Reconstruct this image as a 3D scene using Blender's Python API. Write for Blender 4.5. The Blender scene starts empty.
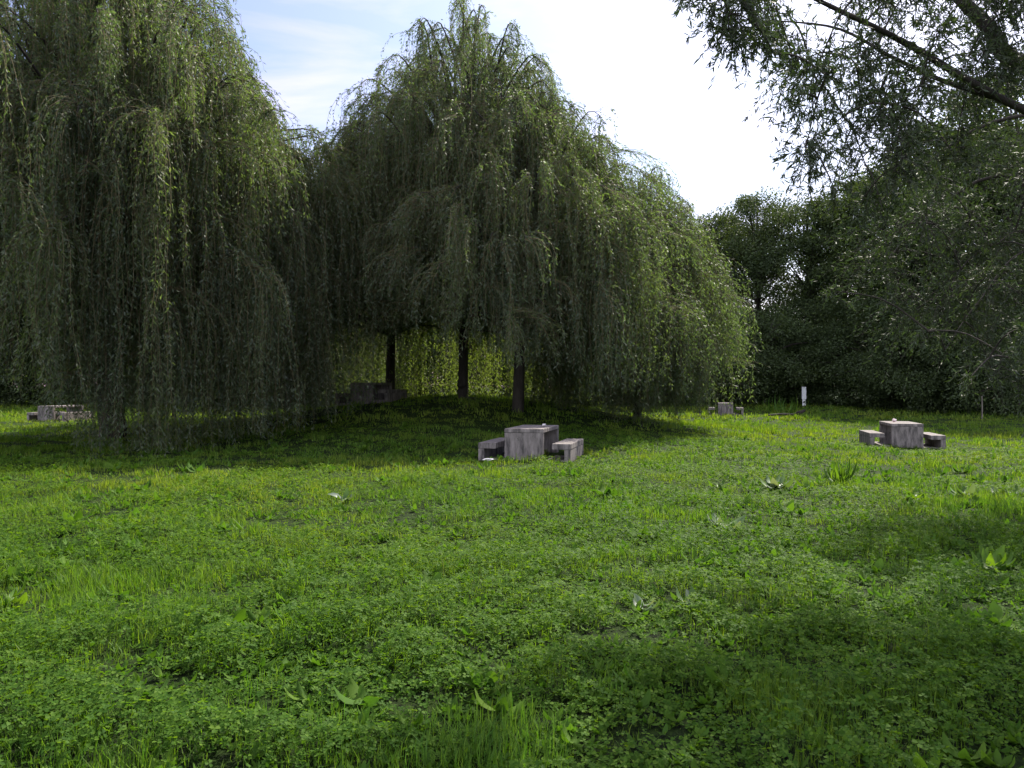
import bpy, bmesh, math, random
import numpy as np
from mathutils import Vector, Matrix

PI = math.pi
random.seed(5)
sc = bpy.context.scene
COL = sc.collection
R_ = math.radians

# ------------------------------------------------------------------ layout
F_PX, CAM_Z, HOR = 800.0, 1.6, 386.0
SUN_AZ, SUN_EL = R_(31), R_(46)          # azimuth clockwise from +Y


def smooth(a, b, v):
    t = np.clip((v - a) / (b - a), 0, 1)
    return t * t * (3 - 2 * t)


def vnoise(x, y, scale, seed=0):
    x = np.asarray(x, float) / scale + seed * 17.3 + 1000.0
    y = np.asarray(y, float) / scale + seed * 9.1 + 1000.0
    xi, yi = np.floor(x), np.floor(y)
    fx, fy = x - xi, y - yi
    fx, fy = fx * fx * (3 - 2 * fx), fy * fy * (3 - 2 * fy)

    def h(a, b):
        v = np.sin(a * 127.1 + b * 311.7 + seed * 74.7) * 43758.5453
        return v - np.floor(v)
    return ((h(xi, yi) * (1 - fx) + h(xi + 1, yi) * fx) * (1 - fy)
            + (h(xi, yi + 1) * (1 - fx) + h(xi + 1, yi + 1) * fx) * fy)


def gz(x, y):
    x = np.asarray(x, float)
    y = np.asarray(y, float)
    z = 1.22 * np.exp(-0.5 * ((x + 2.0) / 5.2) ** 2 - 0.5 * ((y - 29.5) / 4.6) ** 2)
    z = z - 0.30 * np.exp(-((x - 13) / 9) ** 2 - ((y - 32) / 15) ** 2)
    z = z + 0.35 * smooth(46, 62, y)
    z = z + 0.10 * (vnoise(x, y, 3.1, 1) - 0.5) + 0.06 * (vnoise(x, y, 0.9, 2) - 0.5)
    return z


def gzf(x, y):
    return float(gz(x, y))


def at(px, py, Y):
    """point of the place at distance Y along the view, given where it shows in the photograph"""
    return Vector(((px - 512) / F_PX * Y, Y, CAM_Z + (HOR - py) / F_PX * Y))


# ------------------------------------------------------------------ object helpers
def link(o, parent=None):
    COL.objects.link(o)
    if parent is not None:
        o.parent = parent
    return o


def tag(o, label=None, cat=None, group=None, kind=None):
    if label:
        o['label'] = label
    if cat:
        o['category'] = cat
    if group:
        o['group'] = group
    if kind:
        o['kind'] = kind
    return o


def empty(name, loc, rz=0.0):
    o = bpy.data.objects.new(name, None)
    o.empty_display_size = 0.3
    o.location = loc
    o.rotation_euler = (0, 0, rz)
    return link(o)


def copy_tree(o, parent=None):
    c = o.copy()
    COL.objects.link(c)
    if parent is not None:
        c.parent = parent
    for ch in list(o.children):
        copy_tree(ch, c)
    return c


class Batch:
    """collects many small faces and links them as one mesh object"""

    def __init__(self):
        self.v, self.p, self.t, self.n = [], {}, [], 0

    def add(self, tv, polys, P, X, Y, Z, sx, sy, sz, tint):
        tv = np.asarray(tv, float)
        N, V = len(P), len(tv)
        if N == 0:
            return
        e = lambda a: np.broadcast_to(np.asarray(a, float), (N,))
        sx, sy, sz, tint = e(sx), e(sy), e(sz), e(tint)
        v = (P[:, None, :]
             + tv[None, :, 0, None] * (X * sx[:, None])[:, None, :]
             + tv[None, :, 1, None] * (Y * sy[:, None])[:, None, :]
             + tv[None, :, 2, None] * (Z * sz[:, None])[:, None, :])
        self.raw(v.reshape(-1, 3), [(np.arange(N)[:, None] * V + np.array(q)[None, :]) for q in polys],
                 np.repeat(tint, V))

    def raw(self, v, polys, tint):
        for q in polys:
            self.p.setdefault(q.shape[1], []).append(q + self.n)
        self.v.append(v)
        self.t.append(tint)
        self.n += len(v)

    def tubes(self, pts, rad, sides=3, tint=0.5):
        """pts (N,K,3), rad (N,K)"""
        pts = np.asarray(pts, float)
        rad = np.asarray(rad, float)
        N, K, _ = pts.shape
        T = np.gradient(pts, axis=1)
        T /= np.linalg.norm(T, axis=2, keepdims=True) + 1e-9
        m = T.mean(axis=1)
        ref = np.where(np.abs(m[:, 2:3]) > 0.7, np.array([[1.0, 0.13, 0]]), np.array([[0.05, 0.1, 1.0]]))
        A = np.cross(T, ref[:, None, :])
        A /= np.linalg.norm(A, axis=2, keepdims=True) + 1e-9
        B = np.cross(T, A)
        an = np.arange(sides) * 2 * PI / sides
        v = (pts[:, :, None, :] + rad[:, :, None, None] * (np.cos(an)[None, None, :, None] * A[:, :, None, :]
             + np.sin(an)[None, None, :, None] * B[:, :, None, :]))
        base = (np.arange(N) * K * sides)[:, None, None] + (np.arange(K - 1) * sides)[None, :, None]
        i0 = base + np.arange(sides)[None, None, :]
        i1 = base + ((np.arange(sides) + 1) % sides)[None, None, :]
        q = np.stack([i0, i1, i1 + sides, i0 + sides], axis=-1).reshape(-1, 4)
        self.raw(v.reshape(-1, 3), [q], np.full(N * K * sides, tint))

    def build(self, name, mat, parent=None):
        me = bpy.data.meshes.new(name)
        v = np.concatenate(self.v).astype(np.float32)
        ks = sorted(self.p)
        arrs = [np.concatenate(self.p[k]) for k in ks]
        loops = np.concatenate([a.ravel() for a in arrs]).astype(np.int32)
        tot = np.concatenate([np.full(len(a), k) for k, a in zip(ks, arrs)]).astype(np.int32)
        start = np.concatenate([[0], np.cumsum(tot)[:-1]]).astype(np.int32)
        me.vertices.add(len(v))
        me.vertices.foreach_set('co', v.ravel())
        me.loops.add(len(loops))
        me.loops.foreach_set('vertex_index', loops)
        me.polygons.add(len(tot))
        me.polygons.foreach_set('loop_start', start)
        me.polygons.foreach_set('loop_total', tot)
        at_ = me.attributes.new('tint', 'FLOAT', 'POINT')
        at_.data.foreach_set('value', np.concatenate(self.t).astype(np.float32))
        me.update(calc_edges=True)
        me.materials.append(mat)
        return link(bpy.data.objects.new(name, me), parent)


def norm(a):
    return a / (np.linalg.norm(a, axis=-1, keepdims=True) + 1e-9)


def frames(D, rng):
    """leaf frames: Y along D, Z (the face normal) random about it"""
    D = norm(D)
    r = rng.normal(size=D.shape)
    X = norm(np.cross(D, r))
    return X, D, np.cross(X, D)


# ------------------------------------------------------------------ materials
def new_mat(name):
    m = bpy.data.materials.new(name)
    m.use_nodes = True
    nt = m.node_tree
    nt.nodes.clear()
    return m, nt, nt.nodes, nt.links


def ramp(N, stops):
    r = N.new('ShaderNodeValToRGB')
    el = r.color_ramp.elements
    while len(el) < len(stops):
        el.new(0.5)
    for e, (p, c) in zip(el, stops):
        e.position = p
        e.color = (*c, 1)
    return r


def leaf_mat(name, cols, tints, back=None, trans=0.35, tcol=(1.5, 1.5, 0.5), rough=0.5, spec=0.4):
    """cols: ramp over each leaf's own random value; tints: two multipliers mixed by the shoot's tint"""
    m, nt, N, L = new_mat(name)
    geo = N.new('ShaderNodeNewGeometry')
    rp = ramp(N, [(i / max(1, len(cols) - 1), c) for i, c in enumerate(cols)])
    L.new(geo.outputs['Random Per Island'], rp.inputs[0])
    a = N.new('ShaderNodeAttribute')
    a.attribute_name = 'tint'
    tr = ramp(N, [(i / (len(tints) - 1), c) for i, c in enumerate(tints)])
    L.new(a.outputs['Fac'], tr.inputs[0])
    mul = N.new('ShaderNodeMix')
    mul.data_type = 'RGBA'
    mul.blend_type = 'MULTIPLY'
    mul.inputs[0].default_value = 1
    L.new(rp.outputs[0], mul.inputs[6])
    L.new(tr.outputs[0], mul.inputs[7])
    col = mul.outputs[2]
    if back:
        bm_ = N.new('ShaderNodeMix')
        bm_.data_type = 'RGBA'
        fm = N.new('ShaderNodeMath')
        fm.operation = 'MULTIPLY'
        L.new(geo.outputs['Backfacing'], fm.inputs[0])
        fm.inputs[1].default_value = 0.6
        L.new(fm.outputs[0], bm_.inputs[0])
        L.new(col, bm_.inputs[6])
        bm_.inputs[7].default_value = (*back, 1)
        col = bm_.outputs[2]
    p = N.new('ShaderNodeBsdfPrincipled')
    L.new(col, p.inputs['Base Color'])
    p.inputs['Roughness'].default_value = rough
    p.inputs['Specular IOR Level'].default_value = spec
    t = N.new('ShaderNodeBsdfTranslucent')
    tm = N.new('ShaderNodeMix')
    tm.data_type = 'RGBA'
    tm.blend_type = 'MULTIPLY'
    tm.inputs[0].default_value = 1
    L.new(mul.outputs[2], tm.inputs[6])
    tm.inputs[7].default_value = (*tcol, 1)
    L.new(tm.outputs[2], t.inputs['Color'])
    mx = N.new('ShaderNodeMixShader')
    mx.inputs[0].default_value = trans
    L.new(p.outputs[0], mx.inputs[1])
    L.new(t.outputs[0], mx.inputs[2])
    o = N.new('ShaderNodeOutputMaterial')
    L.new(mx.outputs[0], o.inputs[0])
    return m


def noise(N, L, vec, scale, detail=6, rough=0.6):
    n = N.new('ShaderNodeTexNoise')
    n.inputs['Scale'].default_value = scale
    n.inputs['Detail'].default_value = detail
    n.inputs['Roughness'].default_value = rough
    L.new(vec, n.inputs['Vector'])
    return n


def solid_mat(name, stops, scale=3.0, stretch=(1, 1, 1), rough=0.9, bump=0.3, bscale=40.0, speck=None):
    m, nt, N, L = new_mat(name)
    tc = N.new('ShaderNodeTexCoord')
    oi = N.new('ShaderNodeObjectInfo')
    mp = N.new('ShaderNodeMapping')
    mp.inputs['Scale'].default_value = stretch
    add = N.new('ShaderNodeVectorMath')
    add.operation = 'ADD'
    L.new(tc.outputs['Object'], mp.inputs[0])
    L.new(mp.outputs[0], add.inputs[0])
    ml = N.new('ShaderNodeMath')
    ml.operation = 'MULTIPLY'
    ml.inputs[1].default_value = 37.0
    L.new(oi.outputs['Random'], ml.inputs[0])
    L.new(ml.outputs[0], add.inputs[1])
    n = noise(N, L, add.outputs[0], scale, 8, 0.65)
    rp = ramp(N, stops)
    L.new(n.outputs['Fac'], rp.inputs[0])
    col = rp.outputs[0]
    if speck:
        n3 = noise(N, L, tc.outputs['Object'], speck[1], 5, 0.7)
        r3 = ramp(N, [(speck[2], (0, 0, 0)), (speck[2] + 0.08, (1, 1, 1))])
        L.new(n3.outputs['Fac'], r3.inputs[0])
        mx = N.new('ShaderNodeMix')
        mx.data_type = 'RGBA'
        L.new(r3.outputs[0], mx.inputs[0])
        L.new(col, mx.inputs[6])
        mx.inputs[7].default_value = (*speck[0], 1)
        col = mx.outputs[2]
    p = N.new('ShaderNodeBsdfPrincipled')
    p.inputs['Roughness'].default_value = rough
    p.inputs['Specular IOR Level'].default_value = 0.3
    L.new(col, p.inputs['Base Color'])
    n2 = noise(N, L, mp.outputs[0], bscale, 6, 0.7)
    b = N.new('ShaderNodeBump')
    b.inputs['Strength'].default_value = bump
    b.inputs['Distance'].default_value = 0.02
    L.new(n2.outputs['Fac'], b.inputs['Height'])
    L.new(b.outputs[0], p.inputs['Normal'])
    o = N.new('ShaderNodeOutputMaterial')
    L.new(p.outputs[0], o.inputs[0])
    return m


M = {}
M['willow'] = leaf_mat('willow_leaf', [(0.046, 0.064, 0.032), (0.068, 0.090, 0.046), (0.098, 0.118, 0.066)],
                       ((0.76, 0.86, 1.02), (1.65, 1.55, 0.95)), back=(0.125, 0.145, 0.108), trans=0.48,  # upper tint holds the painted backlit glow of the far sprays
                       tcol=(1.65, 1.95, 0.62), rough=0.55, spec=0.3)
M['twig'] = solid_mat('willow_twig', [(0.3, (0.11, 0.09, 0.045)), (0.7, (0.16, 0.13, 0.065))], 2.0, bump=0)
M['bark'] = solid_mat('bark', [(0.3, (0.018, 0.015, 0.013)), (0.7, (0.058, 0.048, 0.040))], 5.0, (1, 1, 0.25), bump=0.9, bscale=14)
M['broad'] = leaf_mat('broadleaf', [(0.034, 0.054, 0.020), (0.050, 0.076, 0.028), (0.068, 0.098, 0.037)],
                      ((0.75, 0.8, 0.9), (1.2, 1.15, 0.9)), back=(0.065, 0.085, 0.05), trans=0.25, rough=0.65, spec=0.12)
M['white_willow'] = leaf_mat('white_willow_leaf', [(0.032, 0.043, 0.018), (0.046, 0.060, 0.025), (0.064, 0.080, 0.036)],
                             ((0.8, 0.85, 0.9), (1.15, 1.1, 0.85)), back=(0.080, 0.10, 0.075), trans=0.25, tcol=(1.15, 1.6, 0.6), rough=0.6, spec=0.2)
M['grass'] = leaf_mat('grass_blade', [(0.048, 0.102, 0.013), (0.076, 0.152, 0.018), (0.122, 0.202, 0.032)],
                      ((0.72, 0.95, 1.0), (1.20, 1.08, 1.0), (1.75, 1.22, 1.3)), trans=0.42, tcol=(1.6, 1.65, 0.4), rough=0.55, spec=0.2)
M['clover'] = leaf_mat('clover_leaf', [(0.034, 0.080, 0.010), (0.055, 0.118, 0.014), (0.098, 0.172, 0.025)],
                       ((0.75, 0.85, 1.0), (1.35, 1.2, 0.9)), back=(0.06, 0.12, 0.02), trans=0.42, tcol=(1.9, 1.8, 0.4), rough=0.6, spec=0.05)
M['weed'] = leaf_mat('weed_leaf', [(0.045, 0.095, 0.014), (0.06, 0.13, 0.018), (0.085, 0.165, 0.026)],
                     ((0.85, 0.9, 1.0), (1.25, 1.15, 0.9)), trans=0.36, tcol=(1.8, 1.7, 0.4), rough=0.5, spec=0.16)
M['rosette'] = leaf_mat('low_weed_leaf', [(0.045, 0.095, 0.014), (0.06, 0.125, 0.018), (0.085, 0.16, 0.026)],
                        ((0.8, 0.9, 1.0), (1.3, 1.15, 0.9)), trans=0.36, tcol=(1.2, 1.4, 0.4), rough=0.7, spec=0.08)
M['sheen_weed'] = leaf_mat('sheen_weed_leaf', [(0.05, 0.10, 0.016), (0.075, 0.14, 0.022), (0.10, 0.15, 0.08), (0.15, 0.18, 0.14)],  # grey-white leaf tones paint in the sky sheen of glossy leaves
                          ((0.9, 0.95, 1.0), (1.1, 1.1, 1.0)), trans=0.28, rough=0.45, spec=0.3)
M['dry'] = leaf_mat('dry_stalk', [(0.16, 0.13, 0.06), (0.24, 0.20, 0.10), (0.20, 0.19, 0.08)],
                    ((0.9, 0.9, 0.9), (1.1, 1.1, 1.0)), trans=0.25, rough=0.6)
M['concrete'] = solid_mat('weathered_concrete', [(0.34, (0.050, 0.046, 0.045)), (0.50, (0.155, 0.136, 0.130)), (0.72, (0.285, 0.252, 0.240))],
                          4.5, (2.2, 2.2, 0.5), bump=0.35, bscale=30, speck=((0.070, 0.064, 0.055), 7.0, 0.62))
M['paper'] = solid_mat('litter_paper', [(0.3, (0.6, 0.57, 0.56)), (0.7, (0.75, 0.72, 0.70))], 20, bump=0)
M['pink_paper'] = solid_mat('pink_paper', [(0.45, (0.65, 0.6, 0.58)), (0.6, (0.55, 0.28, 0.27))], 16, bump=0)
M['white_board'] = solid_mat('white_board', [(0.3, (0.62, 0.63, 0.65)), (0.7, (0.74, 0.75, 0.77))], 6, bump=0.05, rough=0.5)
M['dark_print'] = solid_mat('dark_print', [(0.3, (0.03, 0.03, 0.035)), (0.7, (0.06, 0.06, 0.065))], 6, bump=0.05, rough=0.5)
M['grey_wood'] = solid_mat('grey_wood', [(0.3, (0.10, 0.085, 0.07)), (0.7, (0.23, 0.20, 0.17))], 8, (4, 4, 0.5), bump=0.5)


def ground_mat():
    m, nt, N, L = new_mat('lawn_ground')
    tc = N.new('ShaderNodeTexCoord')
    n1 = noise(N, L, tc.outputs['Object'], 0.45, 5)
    n2 = noise(N, L, tc.outputs['Object'], 16, 8, 0.75)
    r1 = ramp(N, [(0.35, (0.022, 0.046, 0.008)), (0.65, (0.038, 0.070, 0.012))])
    r2 = ramp(N, [(0.38, (0.012, 0.015, 0.006)), (0.50, (0.5, 0.5, 0.5)), (0.70, (1.2, 1.15, 1.0))])
    L.new(n1.outputs['Fac'], r1.inputs[0])
    L.new(n2.outputs['Fac'], r2.inputs[0])
    mx = N.new('ShaderNodeMix')
    mx.data_type = 'RGBA'
    mx.blend_type = 'MULTIPLY'
    mx.inputs[0].default_value = 1
    L.new(r1.outputs[0], mx.inputs[6])
    L.new(r2.outputs[0], mx.inputs[7])
    p = N.new('ShaderNodeBsdfPrincipled')
    p.inputs['Roughness'].default_value = 0.95
    p.inputs['Specular IOR Level'].default_value = 0.1
    L.new(mx.outputs[2], p.inputs['Base Color'])
    b = N.new('ShaderNodeBump')
    b.inputs['Strength'].default_value = 0.8
    b.inputs['Distance'].default_value = 0.05
    L.new(n2.outputs['Fac'], b.inputs['Height'])
    L.new(b.outputs[0], p.inputs['Normal'])
    o = N.new('ShaderNodeOutputMaterial')
    L.new(p.outputs[0], o.inputs[0])
    return m


M['ground'] = ground_mat()

# ------------------------------------------------------------------ ground
def axis(near, step, far, grow):
    a, s = [0.0], step
    while a[-1] < far:
        if a[-1] > near:
            s *= grow
        a.append(a[-1] + s)
    return np.array(a)


ax = axis(22, 0.45, 500, 1.18)
xs = np.concatenate([-ax[::-1][:-1], ax])
ay = axis(62, 0.4, 600, 1.18)
ys = np.concatenate([-axis(3, 0.6, 300, 1.3)[::-1][:-1], ay])
GX, GY = np.meshgrid(xs, ys)
b = Batch()
nx, ny = len(xs), len(ys)
idx = np.arange(nx * ny).reshape(ny, nx)
b.raw(np.stack([GX, GY, gz(GX, GY)], -1).reshape(-1, 3),
      [np.stack([idx[:-1, :-1], idx[:-1, 1:], idx[1:, 1:], idx[1:, :-1]], -1).reshape(-1, 4)], np.full(nx * ny, 0.5))
tag(b.build('ground', M['ground']), 'gently mounded green lawn running back to the trees', 'ground', kind='structure')

# ------------------------------------------------------------------ concrete picnic sets
YAW = -R_(14)           # every set in the park stands at the same angle
TL, TW, TH = 1.8, 0.86, 0.69


def box_part(name, mat, parent, x0, x1, y0, y1, z0, z1, bev=0.012, seed=0):
    bm_ = bmesh.new()
    bmesh.ops.create_cube(bm_, size=1.0)
    for v in bm_.verts:
        v.co = Vector(((x0 + x1) / 2 + v.co.x * (x1 - x0), (y0 + y1) / 2 + v.co.y * (y1 - y0), (z0 + z1) / 2 + v.co.z * (z1 - z0)))
    bmesh.ops.bevel(bm_, geom=list(bm_.edges), offset=bev, segments=2, affect='EDGES', profile=0.6)
    rnd = random.Random(seed)
    for v in bm_.verts:
        v.co += Vector((rnd.uniform(-1, 1), rnd.uniform(-1, 1), rnd.uniform(-1, 1))) * 0.002
    me = bpy.data.meshes.new(name)
    bm_.to_mesh(me)
    bm_.free()
    me.materials.append(mat)
    return link(bpy.data.objects.new(name, me), parent)


def make_table():
    t = empty('picnic_table', (0, 0, 0))
    c = M['concrete']
    box_part('tabletop', c, t, -TW / 2, TW / 2, -TL / 2, TL / 2, TH - 0.085, TH, 0.012, 1)
    for s in (-1, 1):
        y = s * (TL / 2 - 0.003 - 0.06)
        box_part('end_panel', c, t, -TW / 2 + 0.004, TW / 2 - 0.004, y - 0.06, y + 0.06, -0.25, TH - 0.087, 0.010, 2 + s)
    return t


def make_bench():
    t = empty('picnic_bench', (0, 0, 0))
    c = M['concrete']          # local +x faces away from the table
    box_part('seat', c, t, -0.20, 0.20, -0.9, 0.9, 0.26, 0.385, 0.012, 5)
    box_part('support', c, t, 0.065, 0.197, -0.896, 0.896, -0.25, 0.257, 0.010, 6)
    box_part('foot_slab', c, t, -0.36, 0.062, -0.88, 0.88, -0.2, 0.03, 0.010, 7)
    return t


SETS = [  # X, Y, table label, label of bench towards the left, label of bench towards the right
    (0.25, 17.2, 'streaked grey concrete picnic table at the edge of the willow shade, nearest of the tables',
     'grey concrete bench on the shaded left side of the nearest picnic table',
     'concrete bench with a sunlit pinkish outer side, right of the nearest picnic table'),
    (11.52, 23.3, 'dark stained concrete picnic table out on the open sunny lawn at the right',
     'pale concrete bench left of the stained table on the open lawn',
     'concrete bench with a dark hollow below its seat, right of the open lawn table'),
    (-5.35, 28.4, 'dark concrete picnic table on the grassy mound beside a willow trunk',
     'small dark bench at the left end of the table on the mound',
     'reddish brown sided bench right of the table on the mound'),
    (-21.0, 36.0, 'concrete picnic table half hidden behind the low hanging strands of the big left willow',
     'short pale bench left of the table behind the big left willow',
     'bench behind the big left willow, mostly covered by its hanging strands'),
    (12.55, 47.0, 'small far concrete picnic table just right of the last willow strands',
     'far bench veiled by the strands of the rightmost willow',
     'tiny far bench alone in bright grass right of the farthest table'),
]
BX = TW / 2 + 0.19 + 0.20
tbl0, bch0 = make_table(), make_bench()
FOOT = []
table_tops = []
for i, (X, Y, l0, l1, l2) in enumerate(SETS):
    # the table's near end is what shows; centre lies half a length further
    cx, cy = X + math.sin(-YAW) * 0.9, Y + math.cos(YAW) * 0.9
    ux, uy = math.cos(YAW), math.sin(YAW)
    z = gzf(cx, cy) - 0.0
    t = tbl0 if i == 0 else copy_tree(tbl0)
    t.location = (cx, cy, z)
    t.rotation_euler = (0, 0, YAW)
    tag(t, l0, 'table', 'concrete picnic tables on the lawn')
    table_tops.append((cx, cy, z + TH))
    for s, lb in ((-1, l1), (1, l2)):
        bn = bch0 if (i == 0 and s == -1) else copy_tree(bch0)
        bx, by = cx + ux * BX * s, cy + uy * BX * s
        bn.location = (bx, by, gzf(bx, by))
        bn.rotation_euler = (0, 0, YAW + (PI if s < 0 else 0))
        tag(bn, lb, 'bench', 'concrete benches beside the picnic tables')
    FOOT.append((cx, cy))


def on_sets(x, y):
    """ground covered by a concrete foot, where nothing grows"""
    m = np.zeros(len(x), bool)
    c, s = math.cos(-YAW), math.sin(-YAW)
    for cx, cy in FOOT:
        lx = (x - cx) * c - (y - cy) * s
        ly = (x - cx) * s + (y - cy) * c
        inner = (np.abs(ly) < 0.90) & (np.abs(lx) < BX + 0.22) & (np.abs(lx) > 0.30)
        ends = (np.abs(np.abs(ly) - 0.84) < 0.08) & (np.abs(lx) < 0.45)
        m |= inner | ends
    return m


def crumple(name, mat, loc, r, seed, flat=0.6):
    bm_ = bmesh.new()
    bmesh.ops.create_icosphere(bm_, subdivisions=2, radius=r)
    rnd = random.Random(seed)
    for v in bm_.verts:
        v.co *= rnd.uniform(0.62, 1.15)
        v.co.z = v.co.z * flat
    zmin = min(v.co.z for v in bm_.verts)
    for v in bm_.verts:
        v.co.z -= zmin
    me = bpy.data.meshes.new(name)
    bm_.to_mesh(me)
    bm_.free()
    for p in me.polygons:
        p.use_smooth = False
    me.materials.append(mat)
    o = link(bpy.data.objects.new(name, me))
    o.location = loc
    return o


def on_table(i, lx, ly):
    cx, cy, z = table_tops[i]
    c, s = math.cos(YAW), math.sin(YAW)
    return (cx + lx * c - ly * s, cy + lx * s + ly * c, z)


tag(crumple('paper_litter', M['pink_paper'], on_table(1, -0.12, 0.25), 0.065, 3, 0.9),
    'small crumpled white and pink paper lying on the open lawn table', 'litter')
tag(crumple('paper_litter', M['paper'], on_table(0, 0.22, 0.2), 0.05, 4, 0.7),
    'little pale scrap lying on top of the nearest picnic table', 'litter')
tag(crumple('paper_litter', M['paper'], (-0.50, 16.6, gzf(-0.5, 16.6) + 0.05), 0.13, 9, 0.25),
    'flat white scrap lying in the grass before the left bench of the nearest table', 'litter')

# ------------------------------------------------------------------ trees
LEAF = [(0, 0, 0), (0.5, 0.42, 0.10), (0, 1, 0.0), (-0.5, 0.42, 0.10)]
LEAF_P = [(0, 1, 2, 3)]


def curve_pts(ctrl, k):
    """smooth polyline through control points"""
    c = np.array(ctrl, float)
    n = len(c)
    t = np.linspace(0, n - 1, k)
    out = []
    for u in t:
        i = min(int(u), n - 2)
        f = u - i
        p0, p1, p2, p3 = c[max(i - 1, 0)], c[i], c[i + 1], c[min(i + 2, n - 1)]
        out.append(0.5 * ((2 * p1) + (p2 - p0) * f + (2 * p0 - 5 * p1 + 4 * p2 - p3) * f * f + (3 * p1 - p0 - 3 * p2 + p3) * f ** 3))
    return np.array(out)


def willow(pos, H, R, seed, heads, label, bottoms, per_head=26, spacing=0.047, leaf=(0.12, 0.029), zc=0.45,
           tr=0.24, dexp=2.2, extra=(), fork=0.36, skirt=0.55, longf=0.34, inner=0.7, rag=1.0, far=()):
    """weeping willow: trunk, arching limbs and hanging leafy shoots down to bottoms[(azimuth deg, height)]"""
    rng = np.random.default_rng(seed)
    x0, y0 = pos
    z0 = gzf(x0, y0)
    root = empty('willow_tree', (x0, y0, z0))
    tag(root, label, 'tree', 'weeping willows')
    ba = np.array([a for a, _ in bottoms] + [bottoms[0][0] + 360.0])
    bz = np.array([z for _, z in bottoms] + [bottoms[0][1]])
    # heads: crests of the arching boughs spread over the dome
    u = (np.arange(heads) + 0.5) / heads
    r = R * np.sqrt(u) * rng.uniform(0.80, 1.10, heads)
    az = np.arange(heads) * 2.39996 + rng.uniform(-0.3, 0.3, heads)
    rr = np.clip(r / (R * 1.06), 0, 1)
    dome = H * (zc + (1 - zc) * (1 - rr ** dexp))
    deep = rng.random(heads) < 0.38
    dome = np.where(deep, dome * rng.uniform(0.66, 0.95, heads), dome * rng.uniform(0.88, 1.05, heads))
    P = np.stack([np.sin(az) * r, np.cos(az) * r, dome], 1)
    ns = int(heads * skirt)
    sa = np.arange(ns) * 2.39996 + 1.0
    sr = R * rng.uniform(0.70, 1.13, ns)
    sz = H * rng.uniform(0.30, 0.72, ns) * np.where(sr > 0.9 * R, 0.9, 1.0)
    P = np.vstack([P, np.stack([np.sin(sa) * sr, np.cos(sa) * sr, sz], 1)])
    for e in extra:
        P = np.vstack([P, np.array(e)[None, :]])
    nmain = len(P)
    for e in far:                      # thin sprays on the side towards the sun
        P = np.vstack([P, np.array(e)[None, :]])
    out = norm(np.stack([P[:, 0], P[:, 1], P[:, 2] * 0], 1) + rng.normal(0, 0.25, (len(P), 3)) * [1, 1, 0])
    nH = len(P)
    # wood
    wood = Batch()
    zf = H * fork
    lean = rng.uniform(-0.45, 0.45, 2)
    top = np.array([lean[0], lean[1], H * 0.78])
    trunk = curve_pts([(0, 0, -0.3), (0.03, 0.02, 0.35), (lean[0] * 0.15, lean[1] * 0.15, 0.9), (lean[0] * 0.4, lean[1] * 0.4, zf), tuple(top * [1, 1, 0.85]), tuple(top)], 22)
    tz = np.clip(trunk[:, 2] / H, 0, 1)
    rad = tr * (1 - tz) ** 0.9 + 0.02
    rad[0] *= 2.3
    rad[1] *= 1.5
    tb = Batch()
    tb.tubes(trunk[None], rad[None], 12)
    tb.build('trunk', M['bark'], root)
    limbs = []
    for i in range(nH):
        p, o = P[i], out[i]
        h = np.clip(p[2] * rng.uniform(0.45, 0.72), zf * 0.7, H * 0.74)
        k = np.argmin(np.abs(trunk[:, 2] - h))
        a = trunk[k]
        mid = a + (p - a) * 0.5 + np.array([0, 0, 0.10 * np.linalg.norm(p - a)]) + rng.normal(0, 0.18, 3)
        end = p + o * 0.7 + np.array([0, 0, -0.45])
        limbs.append(curve_pts([a, mid, p, end], 14))
    limbs = np.array(limbs)
    lr = (0.055 * (1 - np.linspace(0, 1, 14)) ** 1.5 + 0.004)[None] * (0.5 + 0.11 * np.linalg.norm(P - trunk[10], axis=1))[:, None]
    wood.tubes(limbs, np.clip(lr, 0.004, 0.11), 5)
    wood.build('limbs', M['bark'], root)
    # hanging shoots in bundles
    nb = 4
    S = nH * per_head
    nper = np.where(np.arange(nH) < heads, per_head, int(per_head * 1.5))
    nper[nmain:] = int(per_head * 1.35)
    hid = np.repeat(np.arange(nH), nper)
    S = len(hid)
    bun = rng.integers(0, nb, S)
    bpar = rng.uniform(6.5, 13.0, (nH, nb))
    bdir = rng.normal(0, 0.72, (nH, nb, 2))
    short = rng.random(S) < 0.36          # leafy spurs along the arch itself
    par = np.clip(np.where(short, rng.uniform(3.5, 13, S), bpar[hid, bun] + rng.normal(0, 0.5, S)), 3.5, 13)
    i0 = np.floor(par).astype(int)
    i0 = np.minimum(i0, 12)
    f = (par - i0)[:, None]
    start = limbs[hid, i0] * (1 - f) + limbs[hid, i0 + 1] * f
    dh = out[hid][:, :2] * rng.uniform(0.35, 1.0, S)[:, None] + bdir[hid, bun] + rng.normal(0, 0.15, (S, 2))
    amp = rng.uniform(0.25, 0.62, S) * np.where(hid >= heads, 1.5, 1.0)
    azs = np.degrees(np.arctan2(start[:, 0], start[:, 1])) % 360
    bot = np.interp((azs - ba[0]) % 360 + ba[0], ba, bz)
    bot = np.where(hid >= nmain, -0.3, bot)
    rs = np.hypot(start[:, 0], start[:, 1]) / R
    bot = bot + np.clip(0.85 - rs, 0, 1) * H * inner
    bot = bot + (vnoise(azs, azs * 0 + seed, 14.0, 3) - 0.5) * (0.8 + 1.1 * rag) + np.where(hid < heads, np.abs(rng.normal(0, 0.25 + rag * 0.75, S)), np.abs(rng.normal(0, 0.3, S)))
    ln = rng.uniform(0.25, 1.0, S) ** 0.75 * rng.uniform(1.6, 4.6, (nH, nb))[hid, bun]
    long_ = rng.random(S) < np.where(hid < heads, longf, np.where(hid >= nmain, 0.7, 0.2))
    ln = np.where(long_, 20, ln)
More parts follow.
